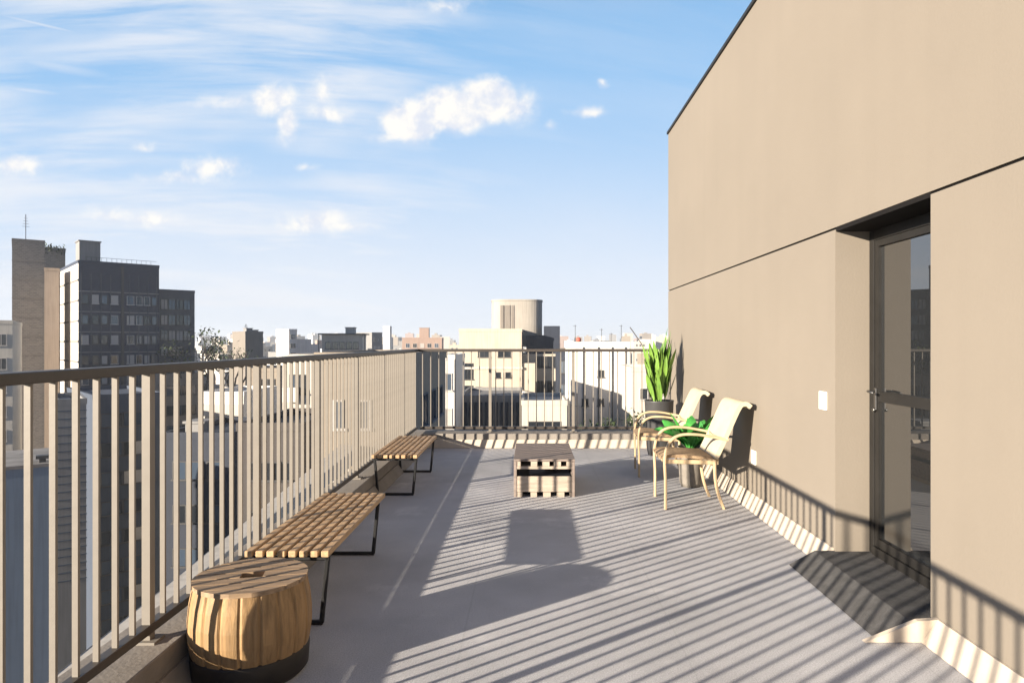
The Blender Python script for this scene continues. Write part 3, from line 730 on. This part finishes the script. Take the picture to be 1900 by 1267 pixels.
# behind the left railing
t, w_, H_ = tower('white block with stacked balconies seen through the left railing', 372, 735, 66, 0, 9, white, 0, 452, name='balcony_block'); balconies(t, w_, H_, .15, w_-.15, 8, pale, 1.55, 1.7, .8)
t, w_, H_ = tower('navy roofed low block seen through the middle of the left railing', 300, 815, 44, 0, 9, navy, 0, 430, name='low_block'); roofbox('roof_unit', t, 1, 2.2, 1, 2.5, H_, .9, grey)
windows(t, w_, 9, 'F', H_, 3, 3, .9, 1.2, 2.8, fr=FRD, glasses=[GD, GBL])
t, w_, H_ = tower('taupe block with tall windows right of the stacked balconies', 462, 690, 78, 0, 10, beige2, 0, 520); windows(t, w_, 10, 'F', H_, 3, 6, .8, 1.8, 2.9, fr=FRD, glasses=[GD])
windows(t, w_, 10, 'R', H_, 3, 6, .9, 1.5, 2.9, fr=FRD, glasses=[GD])
t, w_, H_ = tower('pale block with dark window pairs left of the sand coloured block', 524, 668, 52, 0, 9, pale, 0, 584); windows(t, w_, 9, 'F', H_, 3, 6, .6, 1.5, 2.8, fr=FRD, glasses=[GD, GD, GBL]); balconies(t, w_, H_, w_*.1, w_*.5, 5, white, 2.8, 3.0, .7)
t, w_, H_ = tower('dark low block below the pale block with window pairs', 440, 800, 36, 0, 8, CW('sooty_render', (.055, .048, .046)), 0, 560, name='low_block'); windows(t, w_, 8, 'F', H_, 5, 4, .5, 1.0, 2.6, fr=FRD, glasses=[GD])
t, w_, H_ = tower('cream low block right of the dark glazed tower, behind the left railing', 300, 700, 95, 0, 10, taupe, GRID, 372); windows(t, w_, 10, 'F', H_, 4, 6, 1, 1.4, 2.8, fr=FRD, glasses=[GD, GBL])
t, w_, H_ = tower('blue grey clad roof block, nearest neighbour at the lower left', -260, 896, 30, 0, 6, CW('pale_steel_cladding', (.15, .20, .27)), R(37), 97, name='roof_block', parapet=False)
roofbox('roof_vent', t, w_-.55, w_-.25, .4, .7, H_, .35, FRD)
t, w_, H_ = tower('grey clapboard block between the clad roof block and the dark tower', 104, 752, 52, 0, 8, grey, R(37), 160, name='clapboard_block')
b = NB()
for k in range(22): box(b, -.03, w_+.03, -.04, -.003, H_-.5-k*.62, H_-.42-k*.62)
obj('cladding', b, steel, t)
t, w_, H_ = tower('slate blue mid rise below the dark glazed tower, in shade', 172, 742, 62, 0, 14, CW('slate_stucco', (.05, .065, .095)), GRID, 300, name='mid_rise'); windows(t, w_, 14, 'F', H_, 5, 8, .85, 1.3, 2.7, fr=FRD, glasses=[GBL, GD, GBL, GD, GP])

# farther blocks that fill the city down to the ground
fr_ = random.Random(21)
pal = [cream, pale, white, white, pink, grey, beige2]
cn = ['cream', 'pale', 'white', 'bright white', 'salmon', 'grey', 'sand']
marks = [(25, 'by the left picture edge'), (90, 'below the grey brick tower'), (150, 'below the cream tower flank'), (290, 'below the dark glazed tower'), (365, 'below the blue grey office block'),
         (440, 'by the skyline tree'), (495, 'beside the small grey tower'), (580, 'beside the white stepped tower'), (680, 'below the dark roof frame block'), (740, 'below the thin white tower'),
         (835, 'around the salmon lift house block'), (1050, 'around the rounded rooftop tower'), (1175, 'behind the antennas'), (1400, 'behind the tall planter')]
rows = [', first city row', ', second city row', ', third city row', ', hazy row', ', pale row', ', paler row', ', faintest row']
seen = {}
for row, (Y, pt0, pt1, step) in enumerate(((135, 690, 740, 62), (185, 668, 700, 60), (260, 648, 664, 52), (400, 634, 650, 40), (620, 624, 642, 30), (950, 618, 636, 24), (1350, 618, 634, 20))):
    px = -120+fr_.uniform(0, 30)
    while px < 1260:
        wpx = step*fr_.uniform(.55, .95); i = fr_.randrange(7)
        pt = fr_.uniform(pt0, pt1); lift = row > 1 and fr_.random() < .6
        where = [m_ for e_, m_ in marks if px+wpx*.4 < e_][0]
        lab = cn[i]+' block'+(' with lift house' if lift else '')+rows[row]+', '+where
        k = seen[lab] = seen.get(lab, 0)+1
        if k > 1: lab = lab.replace(' block', (' right hand', ' rightmost', ' far right')[min(k-2, 2)]+' block')
        if len(lab.replace(',', '').split()) > 16: lab = lab.replace(' with lift house', '')
        t, w_, H_ = tower(lab, px, pt, Y+fr_.uniform(-12, 12), 0, 10+fr_.uniform(0, 8), pal[i], GRID if px < 700 else R(fr_.choice((0, 6, -8))), px+wpx*.8, group='far city blocks')
        if row < 4: windows(t, w_, 10, 'F', H_, max(2, min(6, int(w_/2.2))), 4, 1.1, 1.4, 2.9, fr=FRW)
        if lift: roofbox('lift_house', t, w_*.3, w_*.6, 2, 5, H_, fr_.uniform(1.2, 3.2), pal[i])
        px += step*fr_.uniform(1.0, 1.5)

# ------------------------------------------------------------------ trees among the roofs
def tree(label, X, Y, zt, h, r, leafy, seed, group='trees among the city roofs', base=None):
    rt = random.Random(seed); base = zt-h if base is None else base
    t = thing('tree', label, 'tree', (X, Y, base), 0, group)
    b = NB(); tips = []
    def grow(p, dirv, L, rad, depth):
        q = p+dirv*L; mid = (p+q)/2+Vector((rt.uniform(-1, 1), rt.uniform(-1, 1), 0))*L*.06
        sweep(b, [p, mid, q], lambda t_: rad*2*(1-.35*t_), lambda t_: rad*2*(1-.35*t_), Vector((0, 1, .01)), rnd=True)
        if depth == 0: tips.append(q); return
        for k_ in range(rt.choice((2, 3, 3))):
            a_ = rt.uniform(0, 2*math.pi); sp = rt.uniform(.35, .85)
            nd_ = (dirv+Vector((math.cos(a_), math.sin(a_), rt.uniform(-.05, .35)))*sp).normalized()
            grow(q, nd_, L*rt.uniform(.6, .8), rad*.6, depth-1)
        tips.append(q)
    H = zt-base
    grow(Vector((0, 0, 0)), Vector((0, 0, 1)), H*.36, H*.022, 4)
    obj('trunk', b, BARK, t)
    if leafy:
        b = NB()
        for q in tips:
            for k_ in range(leafy):
                c = q+Vector((rt.gauss(0, 1), rt.gauss(0, 1), rt.gauss(0, .8)))*r*.16; s = rt.uniform(.1, .22)*max(1, r*.4)
                leaf(b, c, rt.uniform(0, 6.28), rt.uniform(0, 2), rt.uniform(.5, 2.6), s*2, s*.6, .1, 2)
        obj('crown', b, LEAFT, t)
    return t
for i, (px, pt, Y, h, r, lf, lab) in enumerate((
    (376, 622, 108, 15, 4, 14, 'airy round tree on the skyline right of the glazed office block'),
    (402, 645, 100, 12, 3, 0, 'bare branched tree left of the small grey tower, thinner of two'),
    (430, 640, 104, 13, 3, 3, 'bare branched tree close against the small grey tower'),
    (335, 655, 98, 12, 4, 2, 'sparse dark tree in front of the blue grey office block'),
    (1095, 790, 48, 5, 2, 9, 'dark tree below the white plain block, left of three'),
    (1128, 797, 46, 5, 2, 9, 'dark tree below the white plain block, middle of three'),
    (1158, 803, 47, 4.5, 2, 9, 'dark tree below the white plain block, right of three'),
    (1183, 775, 55, 6, 2, 9, 'dark tree in front of the pale house by the planter'))):
    X, _, Z = at(px, pt, Y); tree(lab, X, Y, Z, Z-GZ if False else h, r, lf, 40+i, base=Z-h)

# ------------------------------------------------------------------ the hazy air over the city
m = bpy.data.materials.new('haze_air'); m.use_nodes = True; t_ = m.node_tree; t_.nodes.remove(t_.nodes['Principled BSDF'])
pv = t_.nodes.new('ShaderNodeVolumePrincipled'); pv.inputs['Color'].default_value = (.86, .92, 1, 1); pv.inputs['Density'].default_value = .0004; pv.inputs['Anisotropy'].default_value = .1
t_.links.new(pv.outputs[0], t_.nodes['Material Output'].inputs['Volume'])
bm = NB(); box(bm, -4300, 4300, -4300, 4300, GZ-1, 26); o = obj('haze', bm, m); tag(o, kind='stuff')
